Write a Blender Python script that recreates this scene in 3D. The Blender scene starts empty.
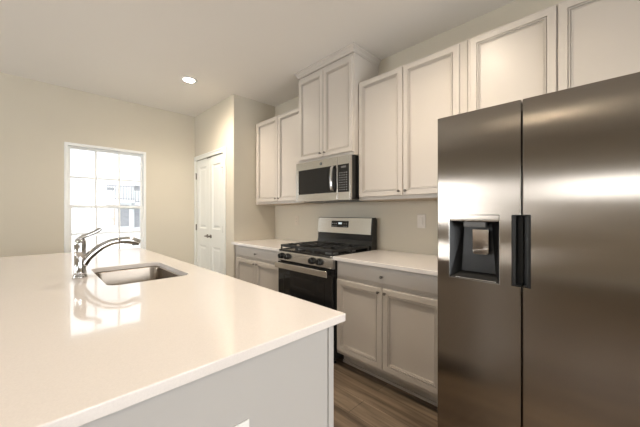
import bpy, bmesh, math, random
from mathutils import Vector, Matrix
random.seed(4)
C = bpy.context.scene.collection
SC = bpy.context.scene

# ------------------------------------------------------------------ camera
cam_d = bpy.data.cameras.new('camera'); cam_d.sensor_width = 36; cam_d.lens = 291.5/640*36
cam_d.clip_start = 0.02; cam_d.clip_end = 300
cam = bpy.data.objects.new('camera', cam_d); C.objects.link(cam)
cam.location = (0, 0, 1.27); cam.rotation_euler = (math.pi/2, 0, -math.radians(44.55))
SC.camera = cam
SC.view_settings.view_transform = 'Standard'; SC.view_settings.look = 'None'
SC.view_settings.gamma = 1; SC.view_settings.use_curve_mapping = False
SC.view_settings.exposure = 0.95

# ------------------------------------------------------------------ sky and added window light
H = 2.775            # ceiling height
XR, YF, XL, YB = 2.43, 4.605, -4.2, -3.8      # room extents
w = bpy.data.worlds.new('sky'); SC.world = w; w.use_nodes = True
bg = w.node_tree.nodes['Background']; bg.inputs[0].default_value = (0.97, 0.985, 1.0, 1); bg.inputs[1].default_value = 1.45

# window openings: (axis plane, a0, a1, z0, z1)
WIN_FAR = (0.263, 1.126, 0.62, 2.125)                 # x range on the far wall (the one in the photograph)
WIN_LEFT = [(-0.95, 0.85, 1.52, 1.98), (2.7, 4.3, 1.0, 2.1)]   # y range on the left wall; the second is added to light the pantry end
WIN_BACK_ADDED = [(-3.1, -1.7, 0.9, 2.10), (0.1, 2.2, 0.05, 2.10)]      # x range on the back wall; both added to light the aisle
def portal(loc, rot, sx, sy):
    d = bpy.data.lights.new('window_daylight', 'AREA'); d.shape = 'RECTANGLE'; d.size = sx; d.size_y = sy
    d.cycles.is_portal = True
    o = bpy.data.objects.new('window_daylight', d); C.objects.link(o); o.location = loc; o.rotation_euler = rot
portal(((WIN_FAR[0]+WIN_FAR[1])/2, YF+0.13, (WIN_FAR[2]+WIN_FAR[3])/2), (-math.pi/2, 0, 0), 0.86, 1.5)
for a, b, c, d_ in WIN_LEFT: portal((XL-0.13, (a+b)/2, (c+d_)/2), (0, -math.pi/2, 0), d_-c, b-a)
for a, b, c, d_ in WIN_BACK_ADDED: portal(((a+b)/2, YB-0.13, (c+d_)/2), (math.pi/2, 0, 0), b-a, d_-c)

def daylight(loc, rot, sx, sy, e):  # lamps added outside the unseen windows to brighten the room
    d = bpy.data.lights.new('daylight', 'AREA'); d.shape = 'RECTANGLE'; d.size = sx; d.size_y = sy; d.energy = e; d.color = (0.97, 0.98, 1.0)
    o = bpy.data.objects.new('daylight', d); C.objects.link(o); o.location = loc; o.rotation_euler = rot
for a, b, c, d_ in WIN_LEFT: daylight((XL-0.16, (a+b)/2, (c+d_)/2), (0, -math.pi/2, 0), d_-c, b-a, (21 if a < 1 else 34)*(d_-c)*(b-a))
for a, b, c, d_ in WIN_BACK_ADDED: daylight(((a+b)/2, YB-0.16, (c+d_)/2), (math.pi/2, 0, 0), b-a, d_-c, 18*(d_-c)*(b-a))

# ------------------------------------------------------------------ materials
def mat(name, col, rough=0.5, metal=0.0, spec=0.5, noise=None, bump=None, aniso=None, coat=0, emit=None):
    m = bpy.data.materials.new(name); m.use_nodes = True
    nt = m.node_tree; p = nt.nodes['Principled BSDF']; L = nt.links.new
    p.inputs['Base Color'].default_value = (*col, 1); p.inputs['Roughness'].default_value = rough
    p.inputs['Metallic'].default_value = metal; p.inputs['Specular IOR Level'].default_value = spec
    if coat: p.inputs['Coat Weight'].default_value = coat; p.inputs['Coat Roughness'].default_value = 0.05
    tc = nt.nodes.new('ShaderNodeTexCoord')
    if noise:
        scale, amt = noise[:2]
        mp = nt.nodes.new('ShaderNodeMapping'); L(tc.outputs['Object'], mp.inputs[0])
        if len(noise) > 2: mp.inputs['Scale'].default_value = noise[2]
        n = nt.nodes.new('ShaderNodeTexNoise'); n.inputs['Scale'].default_value = scale; n.inputs['Detail'].default_value = 4
        L(mp.outputs[0], n.inputs['Vector'])
        r = nt.nodes.new('ShaderNodeValToRGB')
        r.color_ramp.elements[0].position = 0.3; r.color_ramp.elements[1].position = 0.7
        r.color_ramp.elements[0].color = (*[c*(1-amt) for c in col], 1)
        r.color_ramp.elements[1].color = (*[min(1, c*(1+amt)) for c in col], 1)
        L(n.outputs['Fac'], r.inputs[0]); L(r.outputs[0], p.inputs['Base Color'])
    if bump:
        scale, st = bump[:2]
        mp = nt.nodes.new('ShaderNodeMapping'); L(tc.outputs['Object'], mp.inputs[0])
        if len(bump) > 2: mp.inputs['Scale'].default_value = bump[2]
        n = nt.nodes.new('ShaderNodeTexNoise'); n.inputs['Scale'].default_value = scale
        L(mp.outputs[0], n.inputs['Vector'])
        b = nt.nodes.new('ShaderNodeBump'); b.inputs['Strength'].default_value = st; b.inputs['Distance'].default_value = 0.002
        L(n.outputs['Fac'], b.inputs['Height']); L(b.outputs[0], p.inputs['Normal'])
    if aniso is not None:
        p.inputs['Anisotropic'].default_value = aniso[0]; p.inputs['Anisotropic Rotation'].default_value = aniso[1]
        t = nt.nodes.new('ShaderNodeTangent'); t.direction_type = 'RADIAL'; t.axis = 'Z'
        L(t.outputs[0], p.inputs['Tangent'])
    if emit:
        p.inputs['Emission Color'].default_value = (*emit[0], 1); p.inputs['Emission Strength'].default_value = emit[1]
    return m

M = {}
M['wall'] = mat('wall_paint', (0.65, 0.60, 0.50), 0.75, noise=(1.5, 0.015), bump=(220, 0.08))
M['ceil'] = mat('ceiling_paint', (0.84, 0.81, 0.765), 0.85, noise=(1.2, 0.01), bump=(150, 0.08))
M['trim'] = mat('white_trim_paint', (0.82, 0.83, 0.79), 0.33, noise=(3, 0.01))
M['cab'] = mat('cabinet_paint', (0.575, 0.53, 0.48), 0.36, noise=(2, 0.012))
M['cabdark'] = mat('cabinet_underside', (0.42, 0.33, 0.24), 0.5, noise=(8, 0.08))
M['quartz'] = mat('white_quartz', (0.75, 0.705, 0.675), 0.06, noise=(260, 0.03))
M['island'] = mat('island_paint', (0.46, 0.445, 0.43), 0.4, noise=(2, 0.01))
M['steel'] = mat('brushed_steel', (0.32, 0.285, 0.25), 0.18, 1.0, noise=(6, 0.03, (1, 1, 90)), aniso=(0.95, 0.0))
M['steel2'] = mat('satin_steel', (0.61, 0.59, 0.56), 0.2, 1.0, noise=(6, 0.03, (1, 1, 60)))
M['sinksteel'] = mat('sink_steel', (0.36, 0.315, 0.27), 0.25, 1.0, noise=(3, 0.02))
M['chrome'] = mat('chrome', (0.60, 0.60, 0.60), 0.10, 1.0, noise=(5, 0.01))
M['nickel'] = mat('dark_nickel', (0.22, 0.20, 0.18), 0.3, 0.9, noise=(30, 0.05))
M['black'] = mat('black_enamel', (0.012, 0.012, 0.012), 0.22, noise=(20, 0.1))
M['glass_black'] = mat('black_glass', (0.008, 0.008, 0.009), 0.06, noise=(5, 0.1))
M['iron'] = mat('cast_iron', (0.012, 0.012, 0.012), 0.5, noise=(60, 0.2), bump=(300, 0.3))
M['plastic'] = mat('black_plastic', (0.010, 0.010, 0.010), 0.4, noise=(20, 0.1))
M['grey'] = mat('grey_plastic', (0.12, 0.12, 0.12), 0.4, noise=(20, 0.05))
M['white'] = mat('white_plastic', (0.82, 0.82, 0.80), 0.35, noise=(20, 0.01))
M['almond'] = mat('almond_plastic', (0.72, 0.67, 0.60), 0.35, noise=(20, 0.01))
M['beige'] = mat('beige_plastic', (0.68, 0.61, 0.51), 0.4, noise=(20, 0.01))
M['vinyl'] = mat('white_vinyl', (0.86, 0.87, 0.86), 0.35, noise=(10, 0.01))
M['marks'] = mat('key_marks', (0.55, 0.55, 0.55), 0.5, noise=(50, 0.02))
M['display'] = mat('lit_display', (0.35, 0.4, 0.42), 0.4, noise=(50, 0.02), emit=((0.8, 0.95, 1), 0.25))
M['lamp'] = mat('lamp_lens', (1, 0.95, 0.85), 0.4, noise=(50, 0.01), emit=((1.0, 0.86, 0.66), 110))
M['siding'] = mat('pale_siding', (0.72, 0.73, 0.74), 0.8, noise=(2, 0.05, (1, 1, 20)))
M['siding_grey'] = mat('grey_siding', (0.30, 0.305, 0.32), 0.8, noise=(2, 0.2, (1, 1, 20)))
M['ext_tan'] = mat('tan_door_paint', (0.42, 0.36, 0.30), 0.7, noise=(4, 0.1))
M['ext_glass'] = mat('dark_window_glass', (0.24, 0.245, 0.255), 0.6, noise=(4, 0.2))
M['snow'] = mat('pale_ground', (0.80, 0.80, 0.80), 0.9, noise=(0.6, 0.05))

def pane_mat():
    m = bpy.data.materials.new('window_glass'); m.use_nodes = True; nt = m.node_tree; nt.nodes.clear(); L = nt.links.new
    o = nt.nodes.new('ShaderNodeOutputMaterial'); mx = nt.nodes.new('ShaderNodeMixShader')
    t = nt.nodes.new('ShaderNodeBsdfTransparent'); g = nt.nodes.new('ShaderNodeBsdfGlossy'); f = nt.nodes.new('ShaderNodeFresnel')
    g.inputs['Roughness'].default_value = 0.02; f.inputs[0].default_value = 1.45; t.inputs[0].default_value = (0.97, 0.98, 0.98, 1)
    L(f.outputs[0], mx.inputs[0]); L(t.outputs[0], mx.inputs[1]); L(g.outputs[0], mx.inputs[2]); L(mx.outputs[0], o.inputs[0])
    return m
M['pane'] = pane_mat()

def floor_mat():
    m = mat('plank_floor', (0.2, 0.15, 0.11), 0.32); nt = m.node_tree; L = nt.links.new; p = nt.nodes['Principled BSDF']
    tc = nt.nodes.new('ShaderNodeTexCoord'); mp = nt.nodes.new('ShaderNodeMapping'); mp.inputs['Rotation'].default_value = (0, 0, math.pi/2)
    L(tc.outputs['Object'], mp.inputs[0])
    br = nt.nodes.new('ShaderNodeTexBrick'); br.offset = 0.37; br.inputs['Scale'].default_value = 1
    br.inputs['Brick Width'].default_value = 1.2; br.inputs['Row Height'].default_value = 0.16; br.inputs['Mortar Size'].default_value = 0.0015
    br.inputs['Color1'].default_value = (0.13, 0.098, 0.07, 1); br.inputs['Color2'].default_value = (0.20, 0.155, 0.11, 1); br.inputs['Mortar'].default_value = (0.05, 0.035, 0.03, 1)
    L(mp.outputs[0], br.inputs['Vector'])
    m2 = nt.nodes.new('ShaderNodeMapping'); m2.inputs['Scale'].default_value = (14, 0.9, 1); L(tc.outputs['Object'], m2.inputs[0])
    n = nt.nodes.new('ShaderNodeTexNoise'); n.inputs['Scale'].default_value = 2.2; n.inputs['Detail'].default_value = 8; n.inputs['Distortion'].default_value = 0.6
    L(m2.outputs[0], n.inputs['Vector'])
    r = nt.nodes.new('ShaderNodeValToRGB'); r.color_ramp.elements[0].position = 0.32; r.color_ramp.elements[1].position = 0.7
    r.color_ramp.elements[0].color = (0.5, 0.47, 0.45, 1); r.color_ramp.elements[1].color = (1.4, 1.36, 1.3, 1)
    L(n.outputs['Fac'], r.inputs[0])
    mx = nt.nodes.new('ShaderNodeMix'); mx.data_type = 'RGBA'; mx.blend_type = 'MULTIPLY'; mx.inputs[0].default_value = 1
    L(br.outputs['Color'], mx.inputs[6]); L(r.outputs[0], mx.inputs[7]); L(mx.outputs[2], p.inputs['Base Color'])
    return m
M['floor'] = floor_mat()

# ------------------------------------------------------------------ helpers
def box(bm, x0, x1, y0, y1, z0, z1):
    vs = [bm.verts.new((x, y, z)) for z in (min(z0, z1), max(z0, z1)) for y in (min(y0, y1), max(y0, y1)) for x in (min(x0, x1), max(x0, x1))]
    for f in ((0, 2, 3, 1), (4, 5, 7, 6), (0, 1, 5, 4), (2, 6, 7, 3), (0, 4, 6, 2), (1, 3, 7, 5)):
        bm.faces.new([vs[i] for i in f])
    return bm
def B(*boxes):
    bm = bmesh.new()
    for b in boxes: box(bm, *b)
    return bm
def root_of(o):
    while o.parent: o = o.parent
    return o
def obj(name, bm, m, parent=None, bevel=0, smooth=False, loc=None, seg=2, label=None, angle=35):
    """link a bmesh given in world coordinates as one mesh object; a part keeps its thing's origin"""
    off = Vector(loc) if loc is not None else (root_of(parent).location.copy() if parent else Vector((0, 0, 0)))
    bmesh.ops.translate(bm, verts=bm.verts, vec=-off)
    bmesh.ops.recalc_face_normals(bm, faces=bm.faces)
    me = bpy.data.meshes.new(name); bm.to_mesh(me); bm.free()
    if smooth:
        for p in me.polygons: p.use_smooth = True
    me.materials.append(M[m] if isinstance(m, str) else m)
    o = bpy.data.objects.new(name, me); C.objects.link(o)
    if parent: o.parent = parent
    else: o.location = off
    if bevel:
        b = o.modifiers.new('bevel', 'BEVEL'); b.width = bevel; b.segments = seg; b.limit_method = 'ANGLE'; b.angle_limit = math.radians(angle)
        b.harden_normals = False
        for p in me.polygons: p.use_smooth = True
        try:
            me.set_sharp_from_angle(angle=math.radians(60))
        except Exception: pass
        wn = o.modifiers.new('wn', 'WEIGHTED_NORMAL'); wn.keep_sharp = False
    if label: o['label'] = label
    return o
def thing(name, label, cat, loc, group=None, kind=None):
    o = bpy.data.objects.new(name, None); C.objects.link(o); o.location = loc; o.empty_display_size = 0.1
    o['label'] = label; o['category'] = cat
    if group: o['group'] = group
    if kind: o['kind'] = kind
    return o
def tag(o, label, cat, group=None, kind=None):
    o['label'] = label; o['category'] = cat
    if group: o['group'] = group
    if kind: o['kind'] = kind
    return o
def struct(name, bm, m, label=None, **k):
    o = obj(name, bm, m, **k); o['kind'] = 'structure'
    if label: o['label'] = label
    return o
def cells(us, vs, solid, w0, w1, fn, bm=None):
    """slab on a grid of cells, with holes where solid(i, j) is False"""
    bm = bm or bmesh.new(); cache = {}
    def V(i, j, k):
        if (i, j, k) not in cache: cache[(i, j, k)] = bm.verts.new(fn(us[i], vs[j], w1 if k else w0))
        return cache[(i, j, k)]
    nu, nv = len(us)-1, len(vs)-1
    S = lambda i, j: 0 <= i < nu and 0 <= j < nv and solid(i, j)
    for i in range(nu):
        for j in range(nv):
            if not S(i, j): continue
            for k in (0, 1): bm.faces.new([V(i, j, k), V(i+1, j, k), V(i+1, j+1, k), V(i, j+1, k)])
            if not S(i-1, j): bm.faces.new([V(i, j, 0), V(i, j+1, 0), V(i, j+1, 1), V(i, j, 1)])
            if not S(i+1, j): bm.faces.new([V(i+1, j, 0), V(i+1, j+1, 0), V(i+1, j+1, 1), V(i+1, j, 1)])
            if not S(i, j-1): bm.faces.new([V(i, j, 0), V(i+1, j, 0), V(i+1, j, 1), V(i, j, 1)])
            if not S(i, j+1): bm.faces.new([V(i, j+1, 0), V(i+1, j+1, 0), V(i+1, j+1, 1), V(i, j+1, 1)])
    return bm
def holed(u0, u1, v0, v1, holes, w0, w1, fn, extra=()):
    us = sorted({u0, u1, *[h[0] for h in holes], *[h[1] for h in holes], *extra})
    vs = sorted({v0, v1, *[h[2] for h in holes], *[h[3] for h in holes]})
    def solid(i, j):
        cu, cv = (us[i]+us[i+1])/2, (vs[j]+vs[j+1])/2
        return not any(a < cu < b and c < cv < d for a, b, c, d in holes)
    return cells(us, vs, solid, w0, w1, fn)
def lathe(prof, origin, axis='Z', n=24, bm=None):
    """profile of (radius, height) turned about an axis at origin"""
    bm = bm or bmesh.new(); o = Vector(origin); rings = []
    for r, h in prof:
        ring = []
        for i in range(n):
            a = 2*math.pi*i/n; c, s = r*math.cos(a), r*math.sin(a)
            p = {'Z': (c, s, h), '-Z': (c, -s, -h), 'X': (h, c, s), '-X': (-h, c, s), 'Y': (c, h, s), '-Y': (c, -h, s)}[axis]
            ring.append(bm.verts.new(o+Vector(p)))
        rings.append(ring)
    for a, b in zip(rings, rings[1:]):
        for i in range(n): bm.faces.new([a[i], a[(i+1) % n], b[(i+1) % n], b[i]])
    bm.faces.new(rings[0]); bm.faces.new(rings[-1])
    return bm
def tube(pts, rad, n=12, bm=None, flat=None):
    """swept tube; rad a number or one per point; flat = (a, b) scales of the two cross axes"""
    bm = bm or bmesh.new(); P = [Vector(p) for p in pts]; R = rad if hasattr(rad, '__len__') else [rad]*len(P)
    prev = None; rings = []
    for i, p in enumerate(P):
        t = (P[min(i+1, len(P)-1)]-P[max(i-1, 0)]).normalized()
        if prev is None:
            ref = Vector((0, 1, 0)) if abs(t.y) < 0.9 else Vector((1, 0, 0))
            prev = ref
        a = (prev-t*prev.dot(t)).normalized(); b = t.cross(a); prev = a
        fa, fb = flat if flat else (1, 1)
        rings.append([bm.verts.new(p+a*R[i]*fa*math.cos(2*math.pi*k/n)+b*R[i]*fb*math.sin(2*math.pi*k/n)) for k in range(n)])
    for r0, r1 in zip(rings, rings[1:]):
        for i in range(n): bm.faces.new([r0[i], r0[(i+1) % n], r1[(i+1) % n], r1[i]])
    bm.faces.new(rings[0]); bm.faces.new(rings[-1])
    return bm
def catmull(pts, k=6):
    P = [Vector(p) for p in pts]; P = [P[0]*2-P[1]]+P+[P[-1]*2-P[-2]]; out = []
    for i in range(1, len(P)-2):
        for j in range(k):
            t = j/k; a, b, c, d = P[i-1:i+3]
            out.append(0.5*((2*b)+(c-a)*t+(2*a-5*b+4*c-d)*t*t+(3*b-3*c+d-a)*t**3))
    out.append(P[-2]); return out
def nested(u0, u1, v0, v1, rings, back, fn):
    """raised-and-recessed panel: rings of (inset, depth) from the outer edge inwards"""
    bm = bmesh.new(); L = []
    for ins, d in [(0, back)]+rings:
        L.append([bm.verts.new(fn(u, v, d)) for u, v in ((u0+ins, v0+ins), (u1-ins, v0+ins), (u1-ins, v1-ins), (u0+ins, v1-ins))])
    for a, b in zip(L, L[1:]):
        for i in range(4): bm.faces.new([a[i], a[(i+1) % 4], b[(i+1) % 4], b[i]])
    bm.faces.new(L[0]); bm.faces.new(L[-1])
    return bm

# ------------------------------------------------------------------ room shell
T = 0.14
struct('floor', B((XL-T, XR+T, YB-T, YF+T, -0.1, 0)), 'floor')
struct('ceiling', B((XL-T, XR+T, YB-T, YF+T, H, H+0.1)), 'ceil')
struct('wall_right', B((XR, XR+T, YB-T, YF+T, 0, H)), 'wall')
struct('wall_far', holed(XL-T, XR, 0, H, [WIN_FAR], YF, YF+T, lambda u, v, w_: (u, w_, v)), 'wall')
struct('wall_left', holed(YB, YF, 0, H, WIN_LEFT, XL, XL-T, lambda u, v, w_: (w_, u, v)), 'wall')
struct('wall_back', holed(XL-T, XR, 0, H, WIN_BACK_ADDED, YB, YB-T, lambda u, v, w_: (u, w_, v)), 'wall')
PX, PY = 1.80, 3.375                       # pantry corner
D0, D1, DH = 3.64, 4.54, 2.08              # pantry door opening (y range, height)
struct('wall_pantry', holed(PY, YF, 0, H, [(D0, D1, 0, DH)], PX, PX+0.11, lambda u, v, w_: (w_, u, v)), 'wall')
struct('wall_pantry_side', B((PX+0.11, XR, PY, PY+0.11, 0, H)), 'wall')
def baseboard(name, b): struct(name, B(b), 'trim', bevel=0.004)
baseboard('baseboard_far', (XL, PX, YF-0.014, YF, 0, 0.11))
baseboard('baseboard_left', (XL, XL+0.014, YB, YF-0.014, 0, 0.11))
baseboard('baseboard_pantry', (PX-0.014, PX, PY, D0-0.08, 0, 0.11))
baseboard('baseboard_back', (XL+0.014, 0.05, YB, YB+0.014, 0, 0.11))

# ------------------------------------------------------------------ windows
def window(name, a0, a1, z0, z1, plane, inward, along, cols=3, label=None):
    """double-hung window; along='x' or 'y'; inward = direction (+1/-1) towards the room on the other axis"""
    root = thing(name, label, 'window', (((a0+a1)/2, plane, z0) if along == 'x' else (plane, (a0+a1)/2, z0)), kind='structure')
    del root['category']
    def fn(u, v, d):        # d: distance into the room
        return (u, plane+inward*d, v) if along == 'x' else (plane+inward*d, u, v)
    def rects(rs, d0, d1):
        bm = bmesh.new()
        for u0, u1, v0, v1 in rs: cells([u0, u1], [v0, v1], lambda i, j: True, d0, d1, fn, bm)
        return bm
    fr = 0.034
    obj('window_frame', holed(a0+.001, a1-.001, z0, z1, [(a0+fr, a1-fr, z0+fr, z1-fr)], -0.11, 0.006, fn), 'vinyl', root, bevel=0.004)
    obj('window_sill', rects([(a0-0.03, a1+0.03, z0-0.022, z0-0.001)], 0.001, 0.045), 'vinyl', root, bevel=0.004)
    zm = 1.352 if z0 < 1 and z1 > 2.12 else (z0+z1)/2
    for (s0, s1, d0, d1) in ((zm-0.02, z1-fr, -0.075, -0.045), (z0+fr, zm+0.022, -0.04, -0.008)):
        u0, u1 = a0+fr, a1-fr; r = 0.026 if s1 > zm+0.1 else 0.036
        sash = obj('sash', holed(u0, u1, s0, s1, [(u0+r, u1-r, s0+0.04, s1-0.03)], d0, d1, fn), 'vinyl', root, bevel=0.003)
        gu0, gu1, gv0, gv1 = u0+r, u1-r, s0+0.04, s1-0.03; dm = (d0+d1)/2
        obj('pane', rects([(gu0, gu1, gv0, gv1)], dm-0.002, dm+0.002), 'pane', sash)
        e = 0.010; zc = (gv0+gv1)/2; cw = (gu1-gu0)/cols
        hs = [(gu0+cw*k+(e if k else 0), gu0+cw*(k+1)-(e if k < cols-1 else 0), p, q) for k in range(cols) for p, q in ((gv0+0.0001, zc-e), (zc+e, gv1-0.0001))]
        obj('muntins', holed(gu0, gu1, gv0, gv1, hs, dm+0.003, dm+0.012, fn), 'vinyl', sash)
    if name == 'window_1':
        obj('sash_lock', B(((a0+a1)/2-0.025, (a0+a1)/2+0.025, plane-0.004, plane+0.03, zm+0.023, zm+0.033)), 'vinyl', root, bevel=0.003)
window('window_1', *WIN_FAR, YF, -1, 'x', label='white double-hung window with grilles on the far wall')
n = 2
for a in WIN_LEFT: window(f'window_{n}', *a, XL, 1, 'y', cols=3, label=f'white window on the left wall, out of view'); n += 1
for a in WIN_BACK_ADDED: window(f'window_{n}', *a, YB, 1, 'x', cols=3, label=f'white window added on the back wall for its light'); n += 1

# ------------------------------------------------------------------ pantry double door
dr = thing('door_1', 'white two-panel double pantry door with lever handles', 'door', (PX, (D0+D1)/2, 0), kind='structure'); del dr['category']
cz = 0.062
def fpx(u, v, d): return (PX-d, u, v)
bm = bmesh.new()
for (u0, u1, v0, v1) in ((D0-cz, D0, 0, DH+cz), (D1, min(D1+cz, YF-0.001), 0, DH+cz), (D0, D1, DH, DH+cz)):
    cells([u0, u1], [v0, v1], lambda i, j: True, 0.001, 0.017, fpx, bm)
for (u0, u1, v0, v1) in ((D0-cz, D0-cz+0.018, 0, DH+cz), (D0-cz+0.018, D1, DH+cz-0.018, DH+cz)):
    cells([u0, u1], [v0, v1], lambda i, j: True, 0.017, 0.023, fpx, bm)
obj('door_casing', bm, 'trim', dr, bevel=0.003)
YM = (D0+D1)/2
for (u0, u1, s) in ((D0+0.004, YM-0.002, 1), (YM+0.002, D1-0.004, -1)):
    # leaf with two moulded panels: holed front skin + nested recesses
    pu0, pu1 = u0+0.10, u1-0.10
    panels = [(pu0, pu1, 0.22, 0.80), (pu0, pu1, 1.05, 1.96)]
    bm = holed(u0, u1, 0.012, DH-0.006, panels, 0.0, -0.035, fpx)
    for a, b, c, d in panels:
        L = []
        for ins, dep in ((0, 0), (0.012, -0.010), (0.03, -0.010), (0.05, -0.003)):
            L.append([bm.verts.new(fpx(u, v, dep)) for u, v in ((a+ins, c+ins), (b-ins, c+ins), (b-ins, d-ins), (a+ins, d-ins))])
        for q, r_ in zip(L, L[1:]):
            for i in range(4): bm.faces.new([q[i], q[(i+1) % 4], r_[(i+1) % 4], r_[i]])
        bm.faces.new(L[-1])
    bmesh.ops.remove_doubles(bm, verts=bm.verts, dist=0.0001)
    leaf = obj('door_leaf', bm, 'trim', dr)
    edge = u0 if s == 1 else u1
    for z in (0.30, 1.06, 1.84):
        hb = B((PX-0.008, PX+0.0, edge-0.016 if s == 1 else edge-0.006, edge+0.006 if s == 1 else edge+0.016, z-0.045, z+0.045))
        if z > 1.5:
            box(hb, PX-0.02, PX-0.008, edge-0.006, edge+0.03 if s == 1 else edge+0.006, z+0.038, z+0.045)
        lathe([(0.006, -0.048), (0.006, 0.048)], (PX-0.010, edge-s*0.001, z), 'Z', 10, hb)
        obj('hinge', hb, 'nickel', leaf)
    hy = YM-0.055 if s == 1 else YM+0.055
    hb = lathe([(0.026, 0), (0.026, 0.006), (0.012, 0.010), (0.009, 0.045)], (PX-0.0005, hy, 0.945), '-X', 20)
    tube(catmull([(PX-0.042, hy-s*0.005, 0.945), (PX-0.046, hy+s*0.04, 0.947), (PX-0.044, hy+s*0.10, 0.944)], 5), 0.0075, 10, hb)
    obj('door_handle', hb, 'nickel', leaf, smooth=False)
bm = B((PX-0.004, PX+0.0, D0+0.02, D1-0.02, DH-0.006, DH-0.001)); box(bm, PX-0.006, PX, YM-0.07, YM+0.07, DH-0.016, DH-0.006)
obj('ball_catch', bm, 'nickel', dr)

# ------------------------------------------------------------------ cabinets
RINGS = [(0, -0.004), (0.004, 0), (0.042, 0), (0.0422, -0.013), (0.0465, -0.013), (0.0468, -0.001), (0.053, -0.001), (0.0532, -0.014), (0.0575, -0.014), (0.0578, -0.007), (0.062, -0.007), (0.0622, -0.013), (0.068, -0.013)]
DRINGS = [(0, -0.013), (0.003, -0.011), (0.009, -0.011), (0.0095, -0.006), (0.015, -0.005), (0.0155, -0.001), (0.018, 0)]
def front(xf):  # front plane facing -x, depth grows into the room
    return lambda u, v, d: (xf-d, u, v)
def knob(parent, x, y, z, m='nickel'):
    obj('knob', lathe([(0.005, 0), (0.004, 0.010), (0.005, 0.013), (0.010, 0.016), (0.011, 0.020), (0.009, 0.024), (0.003, 0.026)], (x, y, z), '-X', 16), m, parent, smooth=True)
def cab_door(root, xf, y0, y1, z0, z1, ky=None, kz=None, m='cab'):
    d = obj('cabinet_door', nested(y0, y1, z0, z1, RINGS, -0.0195, front(xf)), m, root)
    if ky is not None: knob(d, xf, ky, kz)
    return d
def base_cabinet(y0, y1, label, fill0=0, fill1=0):
    xb = 1.82; r = thing('base_cabinet', label, 'cabinet', ((xb+XR)/2, (y0+y1)/2, 0), 'painted base cabinets under the wall counters')
    obj('carcass', B((xb, XR-0.003, y0, y1, 0.105, 0.884)), 'cab', r, bevel=0.001)
    obj('toe_kick', B((1.905, XR-0.01, y0, y1, 0, 0.105), (1.893, 1.905, y0, y1, 0, 0.02)), 'cab', r)
    a, b = y0+0.012+fill0, y1-0.012-fill1; xf = 1.80
    dw = obj('drawer', nested(a, b, 0.747, 0.872, DRINGS, -0.0195, front(xf)), 'cab', r)
    knob(dw, xf, (a+b)/2, 0.81)
    mid = (a+b)/2
    cab_door(r, xf, a, mid-0.003, 0.134, 0.727, mid-0.028, 0.695)
    cab_door(r, xf, mid+0.003, b, 0.134, 0.727, mid+0.028, 0.695)
    return r
base_cabinet(0.735, 1.643, 'off-white base cabinet with drawer and two doors between range and refrigerator')
base_cabinet(2.402, PY-0.002, 'off-white base cabinet with drawer and two doors beside the pantry wall', 0, 0.05)

def counter(y0, y1, label):
    o = obj('countertop', B((1.762, XR-0.002, y0, y1, 0.886, 0.915)), 'quartz', bevel=0.003, loc=((1.762+XR)/2, (y0+y1)/2, 0.886))
    tag(o, label, 'countertop', 'white quartz wall countertops')
counter(0.725, 1.645, 'white quartz countertop beside the refrigerator, right of the range')
counter(2.400, PY-0.002, 'white quartz countertop left of the range against the pantry wall')

def upper(y0, y1, z0, z1, xf, label, fillers=(0, 0), knobs=True, rail=True, crown=False, group='off-white wall cabinets', split=None):
    r = thing('wall_cabinet', label, 'cabinet', ((xf+XR)/2, (y0+y1)/2, z0), group)
    xb = xf+0.020
    obj('carcass', B((xb, XR-0.002, y0, y1, z0, z1)), 'cab', r, bevel=0.0015)
    a, b = y0+0.008+fillers[0], y1-0.008-fillers[1]; mid = split or (a+b)/2
    zb = z0+0.028; zt = z1-0.016 if not crown else z1-0.035
    cab_door(r, xf, a, mid-0.003, zb, zt, mid-0.030 if knobs else None, zb+0.035)
    cab_door(r, xf, mid+0.003, b, zb, zt, mid+0.030 if knobs else None, zb+0.035)
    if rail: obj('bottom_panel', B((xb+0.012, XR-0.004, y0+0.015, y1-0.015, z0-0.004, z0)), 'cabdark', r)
    return r
ZU0, ZU1 = 1.388, 2.462
upper(0.715, 1.643, ZU0, ZU1, 2.10, 'tall off-white two-door wall cabinet between microwave and refrigerator', (0.04, 0), split=1.195)
upper(2.402, PY-0.002, ZU0, ZU1, 2.10, 'off-white two-door wall cabinet left of the microwave beside the pantry wall', (0, 0.045))
upper(-0.235, 0.713, 1.83, ZU1, 2.10, 'off-white two-door wall cabinet above the refrigerator', (0.0, 0.012), knobs=False, rail=False, split=0.233)
tc_ = upper(1.645, 2.400, 1.802, 2.715, 2.03, 'off-white crowned two-door cabinet above the microwave reaching the ceiling', crown=True)
# crown moulding: stepped profile swept round front and both sides
def crown_bm(y0, y1, xf, z0, z1):
    bm = bmesh.new(); prof = [(0.0, z0), (0.005, z0), (0.006, z0+0.008), (0.012, z0+0.014), (0.014, z0+0.026), (0.026, z0+0.040), (0.032, z0+0.043), (0.033, z1), (0.0, z1)]
    path = lambda e: [(XR-0.002, y0-e), (xf-e, y0-e), (xf-e, y1+e), (XR-0.002, y1+e)]
    rings = [[bm.verts.new((p[0], p[1], z)) for p in path(e)] for e, z in prof]
    for a, b in zip(rings, rings[1:]+rings[:1]):
        for i in range(3): bm.faces.new([a[i], a[i+1], b[i+1], b[i]])
    bm.faces.new([r[0] for r in rings]); bm.faces.new([r[3] for r in rings])
    box(bm, xf, XR-0.002, y0, y1, z0+0.001, z1-0.001)
    return bm
obj('crown_moulding', crown_bm(1.645, 2.400, 2.038, 2.715, H-0.002), 'cab', tc_)

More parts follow.
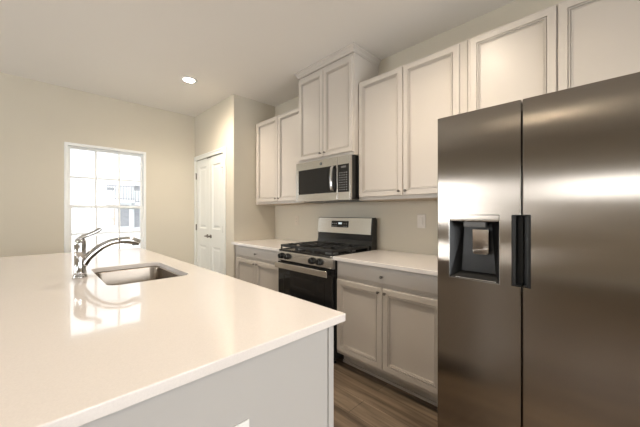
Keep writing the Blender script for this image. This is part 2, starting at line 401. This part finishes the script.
# ------------------------------------------------------------------ island
IX0, IX1, IY0, IY1 = -0.42, 0.795, 0.676, 3.50
SX0, SX1, SY0, SY1, SR = 0.262, 0.655, 1.735, 2.375, 0.055
def rrect(x0, x1, y0, y1, r, k=6):
    pts = []
    for cx, cy, a0 in ((x1-r, y0+r, -90), (x1-r, y1-r, 0), (x0+r, y1-r, 90), (x0+r, y0+r, 180)):
        pts.append([(cx+r*math.cos(math.radians(a0+90*i/k)), cy+r*math.sin(math.radians(a0+90*i/k))) for i in range(k+1)])
    return pts
bm = bmesh.new(); inner = rrect(SX0, SX1, SY0, SY1, SR)
outer = [(IX1, IY0), (IX1, IY1), (IX0, IY1), (IX0, IY0)]
LV = []
for z in (0.886, 0.915):
    I = [[bm.verts.new((x, y, z)) for x, y in c] for c in inner]; O = [bm.verts.new((x, y, z)) for x, y in outer]; LV.append((I, O))
    for c in range(4):
        for i in range(len(I[c])-1): bm.faces.new([O[c], I[c][i], I[c][i+1]])
        n_ = (c+1) % 4; bm.faces.new([O[c], I[c][-1], I[n_][0], O[n_]])
(I0, O0), (I1, O1) = LV
f0, f1 = [v for c in I0 for v in c], [v for c in I1 for v in c]
for i in range(len(f0)): bm.faces.new([f0[i], f0[(i+1) % len(f0)], f1[(i+1) % len(f1)], f1[i]])
for i in range(4): bm.faces.new([O0[i], O0[(i+1) % 4], O1[(i+1) % 4], O1[i]])
o = obj('island_countertop', bm, 'quartz', bevel=0.0035, loc=(0.19, 2.09, 0.886), angle=60)
tag(o, 'large white polished quartz countertop on the island with sink cutout', 'countertop')
# island base
isl = thing('kitchen_island', 'pale grey painted island base under the large quartz countertop', 'kitchen island', (0.3, 2.09, 0))
bx0, bx1, by0, by1 = -0.12, 0.752, 0.716, 3.46
obj('island_body', holed(bx0, bx1, by0, by1, [(SX0-0.03, SX1+0.03, SY0-0.03, SY1+0.03)], 0.105, 0.885, lambda u, v, w_: (u, v, w_)), 'island', isl)
obj('toe_kick', B((bx0+0.02, bx1-0.07, by0+0.02, by1-0.02, 0, 0.105)), 'island', isl)
obj('end_panel', B((bx0, bx1+0.004, by0-0.006, by0, 0.0, 0.885)), 'island', isl)
obj('end_panel', B((bx0, bx1+0.004, by1, by1+0.006, 0.0, 0.885)), 'island', isl)
obj('corner_trim', B((bx1-0.016, bx1+0.010, by0-0.012, by0-0.006, 0.0, 0.885), (bx1+0.004, bx1+0.010, by0-0.006, by0+0.02, 0, 0.885)), 'island', isl, bevel=0.002)
obj('base_trim', B((bx0, bx1-0.017, by0-0.014, by0-0.006, 0, 0.09)), 'island', isl, bevel=0.002)
fx = lambda u, v, d: (bx1+0.019+d, u, v)
for k in range(5):
    a = by0+0.025+k*0.545; b = a+0.54
    if k == 2: continue
    d = obj('cabinet_door', nested(a, b, 0.134, 0.86, RINGS, -0.0185, fx), 'cab', isl)
    obj('knob', lathe([(0.006, 0), (0.005, 0.010), (0.0125, 0.018), (0.0135, 0.023), (0.003, 0.030)], (bx1+0.019, b-0.03, 0.82), 'X', 16), 'nickel', d, smooth=True)
d = obj('cabinet_door', nested(by0+0.025+1.09, by0+0.025+1.63, 0.134, 0.86, RINGS, -0.0185, fx), 'cab', isl)
# sink
sk = thing('sink', 'stainless steel single-bowl undermount sink set in the island', 'sink', ((SX0+SX1)/2, (SY0+SY1)/2, 0.70))
bm = bmesh.new(); rings = []
for e, r, z in ((0.022, SR+0.02, 0.8845), (-0.002, SR, 0.8845), (-0.004, SR, 0.878), (-0.012, SR-0.002, 0.74), (-0.024, SR-0.006, 0.705), (-0.05, 0.04, 0.692), (-0.16, 0.02, 0.686)):
    rings.append([bm.verts.new((x, y, z)) for c in rrect(SX0-e, SX1+e, SY0-e, SY1+e, r) for x, y in c])
for a, b in zip(rings, rings[1:]):
    for i in range(len(a)): bm.faces.new([a[i], a[(i+1) % len(a)], b[(i+1) % len(b)], b[i]])
bm.faces.new(rings[-1])
o = obj('basin', bm, 'sinksteel', sk, smooth=True)
for p in o.data.polygons: p.use_smooth = True
obj('drain', lathe([(0.045, 0), (0.043, 0.004), (0.03, 0.002), (0.028, 0.003), (0.004, 0.006)], ((SX0+SX1)/2, (SY0+SY1)/2, 0.687), 'Z', 24), 'chrome', sk, smooth=True)

# faucet
FX, FY = 0.185, 2.075
fc = thing('faucet', 'chrome single-lever pull-out faucet with arched spout standing beside the sink', 'faucet', (FX, FY, 0.915))
obj('base_plate', lathe([(0.034, 0), (0.034, 0.008), (0.031, 0.014), (0.029, 0.018), (0.029, 0.020)], (FX, FY, 0.9155), 'Z', 28), 'chrome', fc, smooth=True)
obj('faucet_body', lathe([(0.0285, 0), (0.0285, 0.014), (0.0265, 0.018), (0.0255, 0.120), (0.0265, 0.124), (0.0265, 0.130), (0.0255, 0.134), (0.0275, 0.160), (0.027, 0.178), (0.022, 0.194), (0.010, 0.203)], (FX, FY, 0.9345), 'Z', 28), 'chrome', fc, smooth=True)
hd = catmull([(FX-0.004, FY, 1.128), (FX+0.015, FY, 1.142), (FX+0.04, FY, 1.152), (FX+0.068, FY, 1.166), (FX+0.092, FY, 1.182)], 5)
obj('lever_handle', tube(hd, [0.012+0.014*max(0, (0.4-i/len(hd)))+0.003*(i/len(hd)) for i in range(len(hd))], 12, flat=(1.35, 0.8)), 'chrome', fc, smooth=True)
sp = catmull([(FX+0.010, FY, 0.985), (FX+0.032, FY, 1.022), (FX+0.06, FY, 1.052), (FX+0.098, FY, 1.082), (FX+0.14, FY, 1.102), (FX+0.180, FY, 1.110)], 5)
spt = obj('spout', tube(sp, [0.0225-0.004*i/len(sp) for i in range(len(sp))], 16), 'chrome', fc, smooth=True)
sh = catmull([(FX+0.181, FY, 1.110), (FX+0.22, FY, 1.110), (FX+0.255, FY, 1.102), (FX+0.284, FY, 1.090)], 5)
hd_ = obj('spray_head', tube(sh, [0.0185+0.004*math.sin(min(1, i/len(sh)*1.15)*math.pi*0.9) for i in range(len(sh))], 16), 'chrome', fc, smooth=True)
obj('spray_nozzle', lathe([(0.017, 0), (0.016, 0.014), (0.013, 0.016)], (FX+0.262, FY, 1.090), '-Z', 18), 'grey', hd_)
obj('spray_button', B((FX+0.205, FX+0.232, FY-0.006, FY+0.006, 1.088, 1.094)), 'plastic', hd_, bevel=0.002)

# ------------------------------------------------------------------ outlets
def wallplate(name, c, axis, label, kind, pm='white'):
    x, y, z = c; wd, ht = 0.078, 0.120
    r = thing(name, label, 'outlet' if kind != 'switch' else 'light switch', c)
    if axis == 'x': f = lambda a, b, d0, d1, v0, v1: (x-d1, x-d0, y+a, y+b, z+v0, z+v1)
    else: f = lambda a, b, d0, d1, v0, v1: (x+a, x+b, y-d1, y-d0, z+v0, z+v1)
    obj('cover_plate', B(f(-wd/2, wd/2, 0, 0.006, -ht/2, ht/2)), pm, r, bevel=0.003)
    if kind == 'switch':
        obj('rocker', B(f(-0.016, 0.016, 0.006, 0.011, -0.033, 0.033)), pm, r, bevel=0.002)
    else:
        obj('receptacle', B(f(-0.017, 0.017, 0.006, 0.009, -0.033, 0.033)), pm, r, bevel=0.002)
        for zz in (-0.018, 0.014):
            for q in (-0.00675, 0.00675):
                obj('slot', B(f(q-0.00125, q+0.00125, 0.009, 0.0095, zz, zz+0.009)), 'plastic', r)
    return r
wallplate('light_switch', (XR, 1.197, 1.203), 'x', 'white rocker switch plate on the wall between range and refrigerator', 'switch', 'almond')
wallplate('wall_outlet', (XR, 2.893, 1.180), 'x', 'beige wall outlet above the counter left of the range', 'outlet', 'beige')
wallplate('wall_outlet', (0.384, by0-0.006, 0.647), 'y', 'white outlet on the end panel of the island', 'outlet')

# ------------------------------------------------------------------ range
RY0, RY1 = 1.648, 2.397
rg = thing('gas_range', 'stainless and black freestanding gas range with backguard and cast-iron grates', 'range', (2.1, (RY0+RY1)/2, 0))
obj('range_body', B((1.80, 2.395, RY0, RY1, 0.045, 0.895)), 'black', rg, bevel=0.002)
for xx in (1.83, 2.36):
    for yy in (RY0+0.04, RY1-0.04):
        obj('foot', lathe([(0.018, 0), (0.018, 0.01), (0.008, 0.012), (0.008, 0.045)], (xx, yy, 0), 'Z', 12), 'black', rg)
# cooktop: shallow tray with raised rim and rounded front
bm = B((1.775, 2.309, RY0, RY1, 0.896, 0.906)); box(bm, 1.775, 1.80, RY0, RY1, 0.906, 0.912); box(bm, 1.80, 2.309, RY0, RY0+0.012, 0.906, 0.912); box(bm, 1.80, 2.309, RY1-0.012, RY1, 0.906, 0.912)
ct = obj('cooktop', bm, 'black', rg, bevel=0.003)
for i, (xx, yy, rr) in enumerate(((1.93, RY0+0.16, 0.05), (2.20, RY0+0.16, 0.036), (2.065, (RY0+RY1)/2, 0.042), (1.93, RY1-0.16, 0.042), (2.20, RY1-0.16, 0.05))):
    b_ = obj('burner', lathe([(rr+0.01, 0), (rr+0.008, 0.010), (rr, 0.012)], (xx, yy, 0.9065), 'Z', 24), 'grey', ct, smooth=False)
    obj('burner_cap', lathe([(rr-0.006, 0), (rr-0.004, 0.008), (rr-0.012, 0.012), (0.004, 0.013)], (xx, yy, 0.9187), 'Z', 24), 'iron', ct, smooth=False)
gz0, gz1 = 0.944, 0.960
gw = (RY1-RY0-0.03)/3
for g in range(3):
    a = RY0+0.015+g*gw+0.003; b = a+gw-0.006; x0, x1 = 1.785, 2.300; bm = bmesh.new(); t = 0.013
    box(bm, x0, x1, a, a+t, gz0-0.006, gz1); box(bm, x0, x1, b-t, b, gz0-0.006, gz1)
    for xx in (x0, x1-t): box(bm, xx, xx+t, a+t, b-t, gz0-0.006, gz1)
    xm = (x0+x1)/2; box(bm, xm-t/2, xm+t/2, a+t, b-t, gz0, gz1)
    m_ = (a+b)/2
    for cx_ in ((x0+xm)/2, (xm+x1)/2) if g != 1 else (xm,):
        L_ = 0.24 if g != 1 else 0.40
        for s in (-1, 1):
            box(bm, cx_+s*0.028, cx_+s*(L_/2), m_-t/2, m_+t/2, gz0, gz1+0.004)
            if g != 1 or True:
                y_in, y_out = (m_+s*0.028, (b-t) if s > 0 else (a+t)); box(bm, cx_-t/2, cx_+t/2, min(y_in, y_out), max(y_in, y_out), gz0, gz1+0.004)
        for dx in (-0.085, 0.085): box(bm, cx_+dx-t/2, cx_+dx+t/2, a+t, b-t, gz0, gz1)
    for xx in (x0, x1-t):
        for yy in (a, b-t): box(bm, xx, xx+t, yy, yy+t, 0.913, gz0-0.006)
    for xx in (xm-t/2,):
        for yy in (a, b-t): box(bm, xx, xx+t, yy, yy+t, 0.907, gz0-0.006)
    obj('grate', bm, 'iron', ct, bevel=0.002)
# control panel: slightly sloping stainless front
bm = bmesh.new()
prof = [(1.800, 0.805), (1.768, 0.805), (1.764, 0.812), (1.772, 0.885), (1.778, 0.894), (1.800, 0.895)]
r0 = [bm.verts.new((x, RY0, z)) for x, z in prof]; r1 = [bm.verts.new((x, RY1, z)) for x, z in prof]
for i in range(len(prof)): bm.faces.new([r0[i], r0[(i+1) % 6], r1[(i+1) % 6], r1[i]])
bm.faces.new(r0); bm.faces.new(r1)
cp = obj('control_panel', bm, 'steel2', rg)
for yy in (2.338, 2.245, 1.893, 1.80):
    k_ = obj('knob', lathe([(0.030, 0), (0.031, 0.004), (0.028, 0.008), (0.026, 0.028), (0.023, 0.034), (0.004, 0.035)], (1.7675, yy, 0.851), '-X', 24), 'black', cp, smooth=False)
    obj('knob_grip', B((1.726, 1.7325, yy-0.004, yy+0.004, 0.851-0.017, 0.851+0.017)), 'black', k_, bevel=0.0015)
# oven door
od = obj('oven_door', B((1.765, 1.799, RY0+0.003, RY1-0.003, 0.225, 0.795)), 'glass_black', rg, bevel=0.004)
obj('door_top_rail', B((1.760, 1.765, RY0+0.003, RY1-0.003, 0.755, 0.795)), 'black', od, bevel=0.001)
obj('oven_window', holed(RY0+0.09, RY1-0.09, 0.33, 0.68, [(RY0+0.105, RY1-0.105, 0.345, 0.665)], 1.7635, 1.765, lambda u, v, w_: (w_, u, v)), 'black', od)
hb = bmesh.new()
box(hb, 1.712, 1.726, RY0+0.02, RY1-0.015, 0.738, 0.793)
for yy in (RY0+0.05, RY1-0.07): box(hb, 1.727, 1.760, yy, yy+0.02, 0.76, 0.782)
obj('oven_handle', hb, 'steel2', od, bevel=0.005, seg=3)
obj('storage_drawer', B((1.768, 1.799, RY0+0.003, RY1-0.003, 0.06, 0.215)), 'black', rg, bevel=0.004)
# backguard
bm = bmesh.new()
prof = [(2.310, 0.896), (2.405, 0.896), (2.405, 1.216), (2.390, 1.228), (2.350, 1.228), (2.340, 1.222), (2.322, 1.060), (2.33, 1.055), (2.33, 1.0), (2.310, 0.93)]
r0 = [bm.verts.new((x, RY0, z)) for x, z in prof]; r1 = [bm.verts.new((x, RY1, z)) for x, z in prof]
for i in range(len(prof)): bm.faces.new([r0[i], r0[(i+1) % len(prof)], r1[(i+1) % len(prof)], r1[i]])
bm.faces.new(r0); bm.faces.new(r1)
bgd = obj('backguard', bm, 'black', rg)
def slx(z): return 2.322+(z-1.060)/(1.222-1.060)*0.018
def sl_panel(y0, y1, z0, z1, d0, d1):
    bm = bmesh.new(); vs = []
    for d in (d0, d1):
        vs.append([bm.verts.new((slx(z)-d, y, z)) for y, z in ((y0, z0), (y1, z0), (y1, z1), (y0, z1))])
    for i in range(4): bm.faces.new([vs[0][i], vs[0][(i+1) % 4], vs[1][(i+1) % 4], vs[1][i]])
    bm.faces.new(vs[0]); bm.faces.new(vs[1]); return bm
pn = obj('backguard_panel', sl_panel(RY0+0.012, RY1-0.004, 1.062, 1.224, 0, 0.004), 'steel2', bgd, bevel=0.001)
dp = obj('clock_panel', sl_panel(1.945, 2.185, 1.124, 1.192, 0.004, 0.006), 'glass_black', pn)
obj('clock_display', sl_panel(2.035, 2.085, 1.156, 1.176, 0.006, 0.0065), 'display', dp)
for yy in (1.965, 1.995, 2.11, 2.14, 2.165):
    for zz in (1.132, 1.160): obj('key_mark', sl_panel(yy, yy+0.012, zz, zz+0.004, 0.006, 0.0065), 'marks', dp)

# ------------------------------------------------------------------ microwave
MY0, MY1, MZ0, MZ1, MX = 1.652, 2.394, 1.392, 1.796, 2.00
mw = thing('microwave', 'stainless over-the-range microwave with black window mounted above the gas range', 'microwave', (2.2, (MY0+MY1)/2, MZ0))
obj('microwave_body', B((MX+0.03, XR-0.003, MY0, MY1, MZ0+0.012, MZ1+0.002)), 'black', mw, bevel=0.002)
obj('underside_panel', B((MX+0.01, XR-0.02, MY0+0.01, MY1-0.01, MZ0, MZ0+0.011), (2.1, 2.2, 1.75, 1.95, MZ0-0.003, MZ0), (2.1, 2.2, 2.1, 2.3, MZ0-0.003, MZ0)), 'grey', mw)
fm = lambda u, v, w_: (w_, u, v)
md = obj('microwave_door', holed(1.806, MY1, MZ0, MZ1, [(1.818, 2.356, 1.466, 1.716)], MX, MX+0.03, fm), 'steel2', mw, bevel=0.002)
obj('door_window', B((MX+0.002, MX+0.02, 1.819, 2.355, 1.467, 1.715)), 'glass_black', md)
obj('inner_mesh', B((MX+0.0005, MX+0.0018, 1.93, 2.29, 1.50, 1.683)), 'glass_black', md)
hb = tube(catmull([(MX-0.001, 1.850, 1.485), (MX-0.030, 1.850, 1.50), (MX-0.036, 1.850, 1.59), (MX-0.030, 1.850, 1.69), (MX-0.001, 1.850, 1.705)], 5), 0.013, 12, flat=(1.3, 0.7))
obj('door_handle', hb, 'chrome', md, smooth=True)
obj('brand_badge', lathe([(0.015, 0), (0.015, 0.002), (0.012, 0.003)], (MX-0.0005, 2.02, 1.755), '-X', 24), 'grey', md, label='small round dark logo badge')
cpn = obj('control_frame', holed(MY0, 1.804, MZ0, MZ1, [(1.666, 1.7999, 1.466, 1.716)], MX, MX+0.03, fm), 'steel2', mw, bevel=0.002)
kp = obj('keypad', B((MX+0.001, MX+0.02, 1.667, 1.799, 1.467, 1.715)), 'glass_black', cpn)
for r_ in range(1, 9):
    for c_ in range(4):
        yy = 1.688+c_*0.027; zz = 1.485+(8-r_)*0.022
        obj('key_mark', B((MX+0.0002, MX+0.001, yy, yy+0.010+0.004*((r_+c_) % 2), zz, zz+0.004)), 'marks', kp)
obj('keypad_display', B((MX+0.0002, MX+0.001, 1.70, 1.76, 1.685, 1.702)), 'grey', kp)

# ------------------------------------------------------------------ refrigerator
FX0 = 1.55
fg = thing('refrigerator', 'stainless side-by-side refrigerator with ice and water dispenser in the left door', 'refrigerator', (1.97, 0.22, 0))
obj('cabinet_shell', B((FX0+0.085, 2.40, -0.225, 0.665, 0.03, 1.755)), 'grey', fg, bevel=0.004)
obj('base_grille', B((FX0+0.05, FX0+0.085, -0.22, 0.66, 0.01, 0.07)), 'plastic', fg, bevel=0.003)
for yy in (-0.16, 0.60): obj('hinge_cover', B((FX0+0.085, FX0+0.20, yy-0.035, yy+0.035, 1.7555, 1.776)), 'grey', fg, bevel=0.006)
for xx in (FX0+0.12, 2.36):
    for yy in (-0.19, 0.63): obj('foot', lathe([(0.02, 0), (0.02, 0.012), (0.01, 0.014), (0.01, 0.03)], (xx, yy, 0), 'Z', 12), 'plastic', fg)
def fridge_door(y0, y1, holes, crv):
    ys = sorted({y0, y1, y0+0.001, y0+0.004, y1-0.001, y1-0.004, *[h[0] for h in holes], *[h[1] for h in holes]})
    zs = sorted({0.075, 1.778, *[h[2] for h in holes], *[h[3] for h in holes]})
    def solid(i, j):
        cu, cv = (ys[i]+ys[i+1])/2, (zs[j]+zs[j+1])/2
        return not any(a < cu < b and c < cv < d for a, b, c, d in holes)
    def fn(u, v, w_):
        if w_ > 0: return (FX0+0.078, u, v)
        e = min(u-y0, y1-u); off = 0.002*(1-min(e, 0.004)/0.004)**2
        t_ = (u-(y0+y1)/2)/((y1-y0)/2)
        return (FX0+off, u, v)
    bm = cells(ys, zs, solid, 0, 1, fn)
    return bm
ZH0, ZH1 = 0.941, 1.264
Ldoor = obj('freezer_door', fridge_door(0.2985, 0.674, [(0.382, 0.611, ZH0, ZH1), (0.2985, 0.334, ZH0, ZH1)], 0.001), 'steel', fg)
Rdoor = obj('fridge_door', fridge_door(-0.235, 0.2915, [(0.261, 0.2915, ZH0, ZH1)], 0.001), 'steel', fg)
# pocket handles: dark channel liners with a lip
for d_, y0, y1, s in ((Ldoor, 0.2985, 0.334, 1), (Rdoor, 0.261, 0.2915, -1)):
    bm = B((FX0+0.048, FX0+0.053, y0, y1, ZH0, ZH1), (FX0+0.006, FX0+0.048, y0, y1, ZH0, ZH0+0.006), (FX0+0.006, FX0+0.048, y0, y1, ZH1-0.006, ZH1))
    yo = y1 if s == 1 else y0
    box(bm, FX0+0.003, FX0+0.048, yo-s*0.004, yo, ZH0, ZH1)
    box(bm, FX0+0.003, FX0+0.012, yo-s*0.016, yo-s*0.004, ZH0+0.006, ZH1-0.006)
    obj('pocket_handle', bm, 'plastic', d_, bevel=0.0015)
    obj('handle_trim', B((FX0+0.001, FX0+0.004, min(yo, yo+s*0.003), max(yo, yo+s*0.003), ZH0-0.003, ZH1+0.003), (FX0+0.001, FX0+0.006, y0, y1, ZH0-0.003, ZH0)), 'steel2', d_)
# dispenser
dy0, dy1 = 0.382, 0.611
bm = bmesh.new()
ou = [(dy0, ZH0), (dy1, ZH0), (dy1, ZH1-0.03), (dy0, ZH1-0.03)]
inn = [(dy0+0.035, ZH0+0.03), (dy1-0.035, ZH0+0.03), (dy1-0.05, ZH1-0.045), (dy0+0.05, ZH1-0.045)]
A_ = [bm.verts.new((FX0+0.002, y, z)) for y, z in ou]; B_ = [bm.verts.new((FX0+0.074, y, z)) for y, z in inn]
for i in range(4): bm.faces.new([A_[i], A_[(i+1) % 4], B_[(i+1) % 4], B_[i]])
bm.faces.new(B_)
dsp = obj('dispenser_recess', bm, 'plastic', Ldoor)
obj('dispenser_header', B((FX0+0.001, FX0+0.02, dy0+0.001, dy1-0.001, ZH1-0.033, ZH1-0.001)), 'steel', dsp, bevel=0.002, label='brushed steel strip above the recess')
obj('nozzle_housing', B((FX0+0.004, FX0+0.045, 0.443, 0.543, ZH1-0.062, ZH1-0.034)), 'grey', dsp, bevel=0.003)
bm = bmesh.new(); pts = [(0.436, 1.190), (0.508, 1.190), (0.511, 1.075), (0.504, 1.066), (0.446, 1.066), (0.439, 1.075)]
for d0 in (0, 0.006):
    pass
F_ = [bm.verts.new((FX0+0.030+(1.19-z)*0.09, y, z)) for y, z in pts]; G_ = [bm.verts.new((FX0+0.037+(1.19-z)*0.09, y, z)) for y, z in pts]
for i in range(6): bm.faces.new([F_[i], F_[(i+1) % 6], G_[(i+1) % 6], G_[i]])
bm.faces.new(F_); bm.faces.new(G_)
obj('dispenser_paddle', bm, 'steel', dsp, label='brushed steel paddle')
obj('drip_tray', B((FX0-0.002, FX0+0.045, dy0+0.012, dy1-0.03, ZH0+0.002, ZH0+0.008)), 'chrome', dsp, bevel=0.002)
obj('dispenser_trim', holed(dy0-0.002, dy1+0.002, ZH0-0.002, ZH1+0.002, [(dy0, dy1, ZH0, ZH1)], FX0-0.0005, FX0+0.003, fm), 'steel2', dsp)

# ------------------------------------------------------------------ ceiling lights
def downlight(x, y, label):
    r = thing('ceiling_light', label, 'ceiling light', (x, y, H), 'recessed round ceiling lights')
    bm = bmesh.new(); n_ = 32; prof = [(0.055, -0.002), (0.060, -0.006), (0.085, -0.006), (0.090, 0), (0.055, 0)]
    rr = [[bm.verts.new((x+r_*math.cos(2*math.pi*i/n_), y+r_*math.sin(2*math.pi*i/n_), H+h_)) for i in range(n_)] for r_, h_ in prof]
    for a, b in zip(rr, rr[1:]+rr[:1]):
        for i in range(n_): bm.faces.new([a[i], a[(i+1) % n_], b[(i+1) % n_], b[i]])
    obj('trim_ring', bm, 'white', r, smooth=True)
    obj('lens', lathe([(0.054, 0), (0.050, 0.003), (0.004, 0.004)], (x, y, H-0.0005), '-Z', 28), 'lamp', r)
    ld = bpy.data.lights.new('lamp', 'SPOT'); ld.energy = 44; ld.color = (1.0, 0.86, 0.70); ld.spot_size = math.radians(150); ld.spot_blend = 0.9; ld.shadow_soft_size = 0.05
    lo = bpy.data.objects.new('lamp_light', ld); C.objects.link(lo); lo.parent = r; lo.location = (0, 0, -0.03)
    return r
downlight(1.253, 3.378, 'recessed round ceiling light glowing near the pantry corner')
for x, y, l in ((1.25, 0.80, 'recessed ceiling light above the refrigerator aisle'), (1.25, -1.70, 'recessed ceiling light over the aisle beyond the refrigerator'), (-2.55, 0.75, 'recessed ceiling light over the open room by the left wall'),
                (0.4, -2.0, 'recessed ceiling light nearest the rear wall')):
    downlight(x, y, l)

# ------------------------------------------------------------------ outside
gz = -0.35
g_ = struct('ground', B((-40, 60, YF+0.5, 70, gz-0.1, gz), (-40, XL-0.6, -40, YF+0.5, gz-0.1, gz), (XL-0.6, 60, -40, YB-0.6, gz-0.1, gz)), 'snow', label='pale open ground outside')
def house(x0, x1, y, z1, label, floors, m='siding', feats=()):
    r = thing('townhouse', label, 'house', ((x0+x1)/2, y+4, gz))
    obj('wall', B((x0, x1, y, y+8, gz, z1)), m, r)
    bm = bmesh.new(); e = 0.3; xm = (x0+x1)/2
    a = [bm.verts.new(p) for p in ((x0, y-e, z1), (x1, y-e, z1), (x1, y+8+e, z1), (x0, y+8+e, z1), (x0, y+4, z1+2.2), (x1, y+4, z1+2.2))]
    for f in ((0, 1, 5, 4), (2, 3, 4, 5), (0, 4, 3), (1, 2, 5), (0, 3, 2, 1)): bm.faces.new([a[i] for i in f])
    obj('roof', bm, 'siding', r)
    return r
hy = 26.0
hh = house(2.2, 5.35, hy, 6.6, 'pale townhouse with tan door and balcony seen through the window', 3)
def win(r, x0, x1, z0, z1, y, bars=1):
    f = obj('window', holed(x0, x1, z0, z1, [(x0+0.07, x1-0.07, z0+0.07, z1-0.07)], y-0.06, y-0.001, lambda u, v, w_: (u, w_, v)), 'vinyl', r)
    obj('pane', B((x0+0.07, x1-0.07, y-0.03, y-0.001, z0+0.07, z1-0.07)), 'ext_glass', f)
def balcony(r, x0, x1, z, y, d=1.2):
    f = obj('balcony', B((x0, x1, y-d, y-0.001, z-0.15, z)), 'siding', r)
    bm = B((x0, x1, y-d, y-d+0.05, z+0.95, z+1.02), (x0, x1, y-d, y-d+0.05, z+0.05, z+0.1)); k = int((x1-x0)/0.16)
    for i in range(k+1): box(bm, x0+i*(x1-x0-0.04)/k, x0+i*(x1-x0-0.04)/k+0.04, y-d, y-d+0.04, z, z+0.98)
    obj('railing', bm, 'siding_grey', f)
balcony(hh, 3.65, 5.3, 2.25, hy)
win(hh, 3.75, 4.35, 2.9, 3.25, hy)
obj('front_door', B((3.9, 4.35, hy-0.06, hy-0.001, 0.4, 1.9)), 'ext_tan', hh)
obj('garage_door', B((4.5, 5.2, hy-0.06, hy-0.001, 0.3, 1.9)), 'siding_grey', hh)
h2 = house(5.38, 9.9, hy+0.6, 5.2, 'pale townhouse with wide windows and grey doors seen at the right of the window', 2)
win(h2, 5.6, 6.2, 3.0, 3.55, hy+0.6); win(h2, 6.35, 7.05, 3.0, 3.55, hy+0.6)
balcony(h2, 5.5, 7.3, 2.1, hy+0.6)
obj('garage_door', B((5.7, 7.0, hy+0.54, hy+0.599, 0.2, 1.75)), 'siding_grey', h2)
house(-9, 2.0, hy+9, 5.5, 'pale long house far beyond the window at the left', 2)
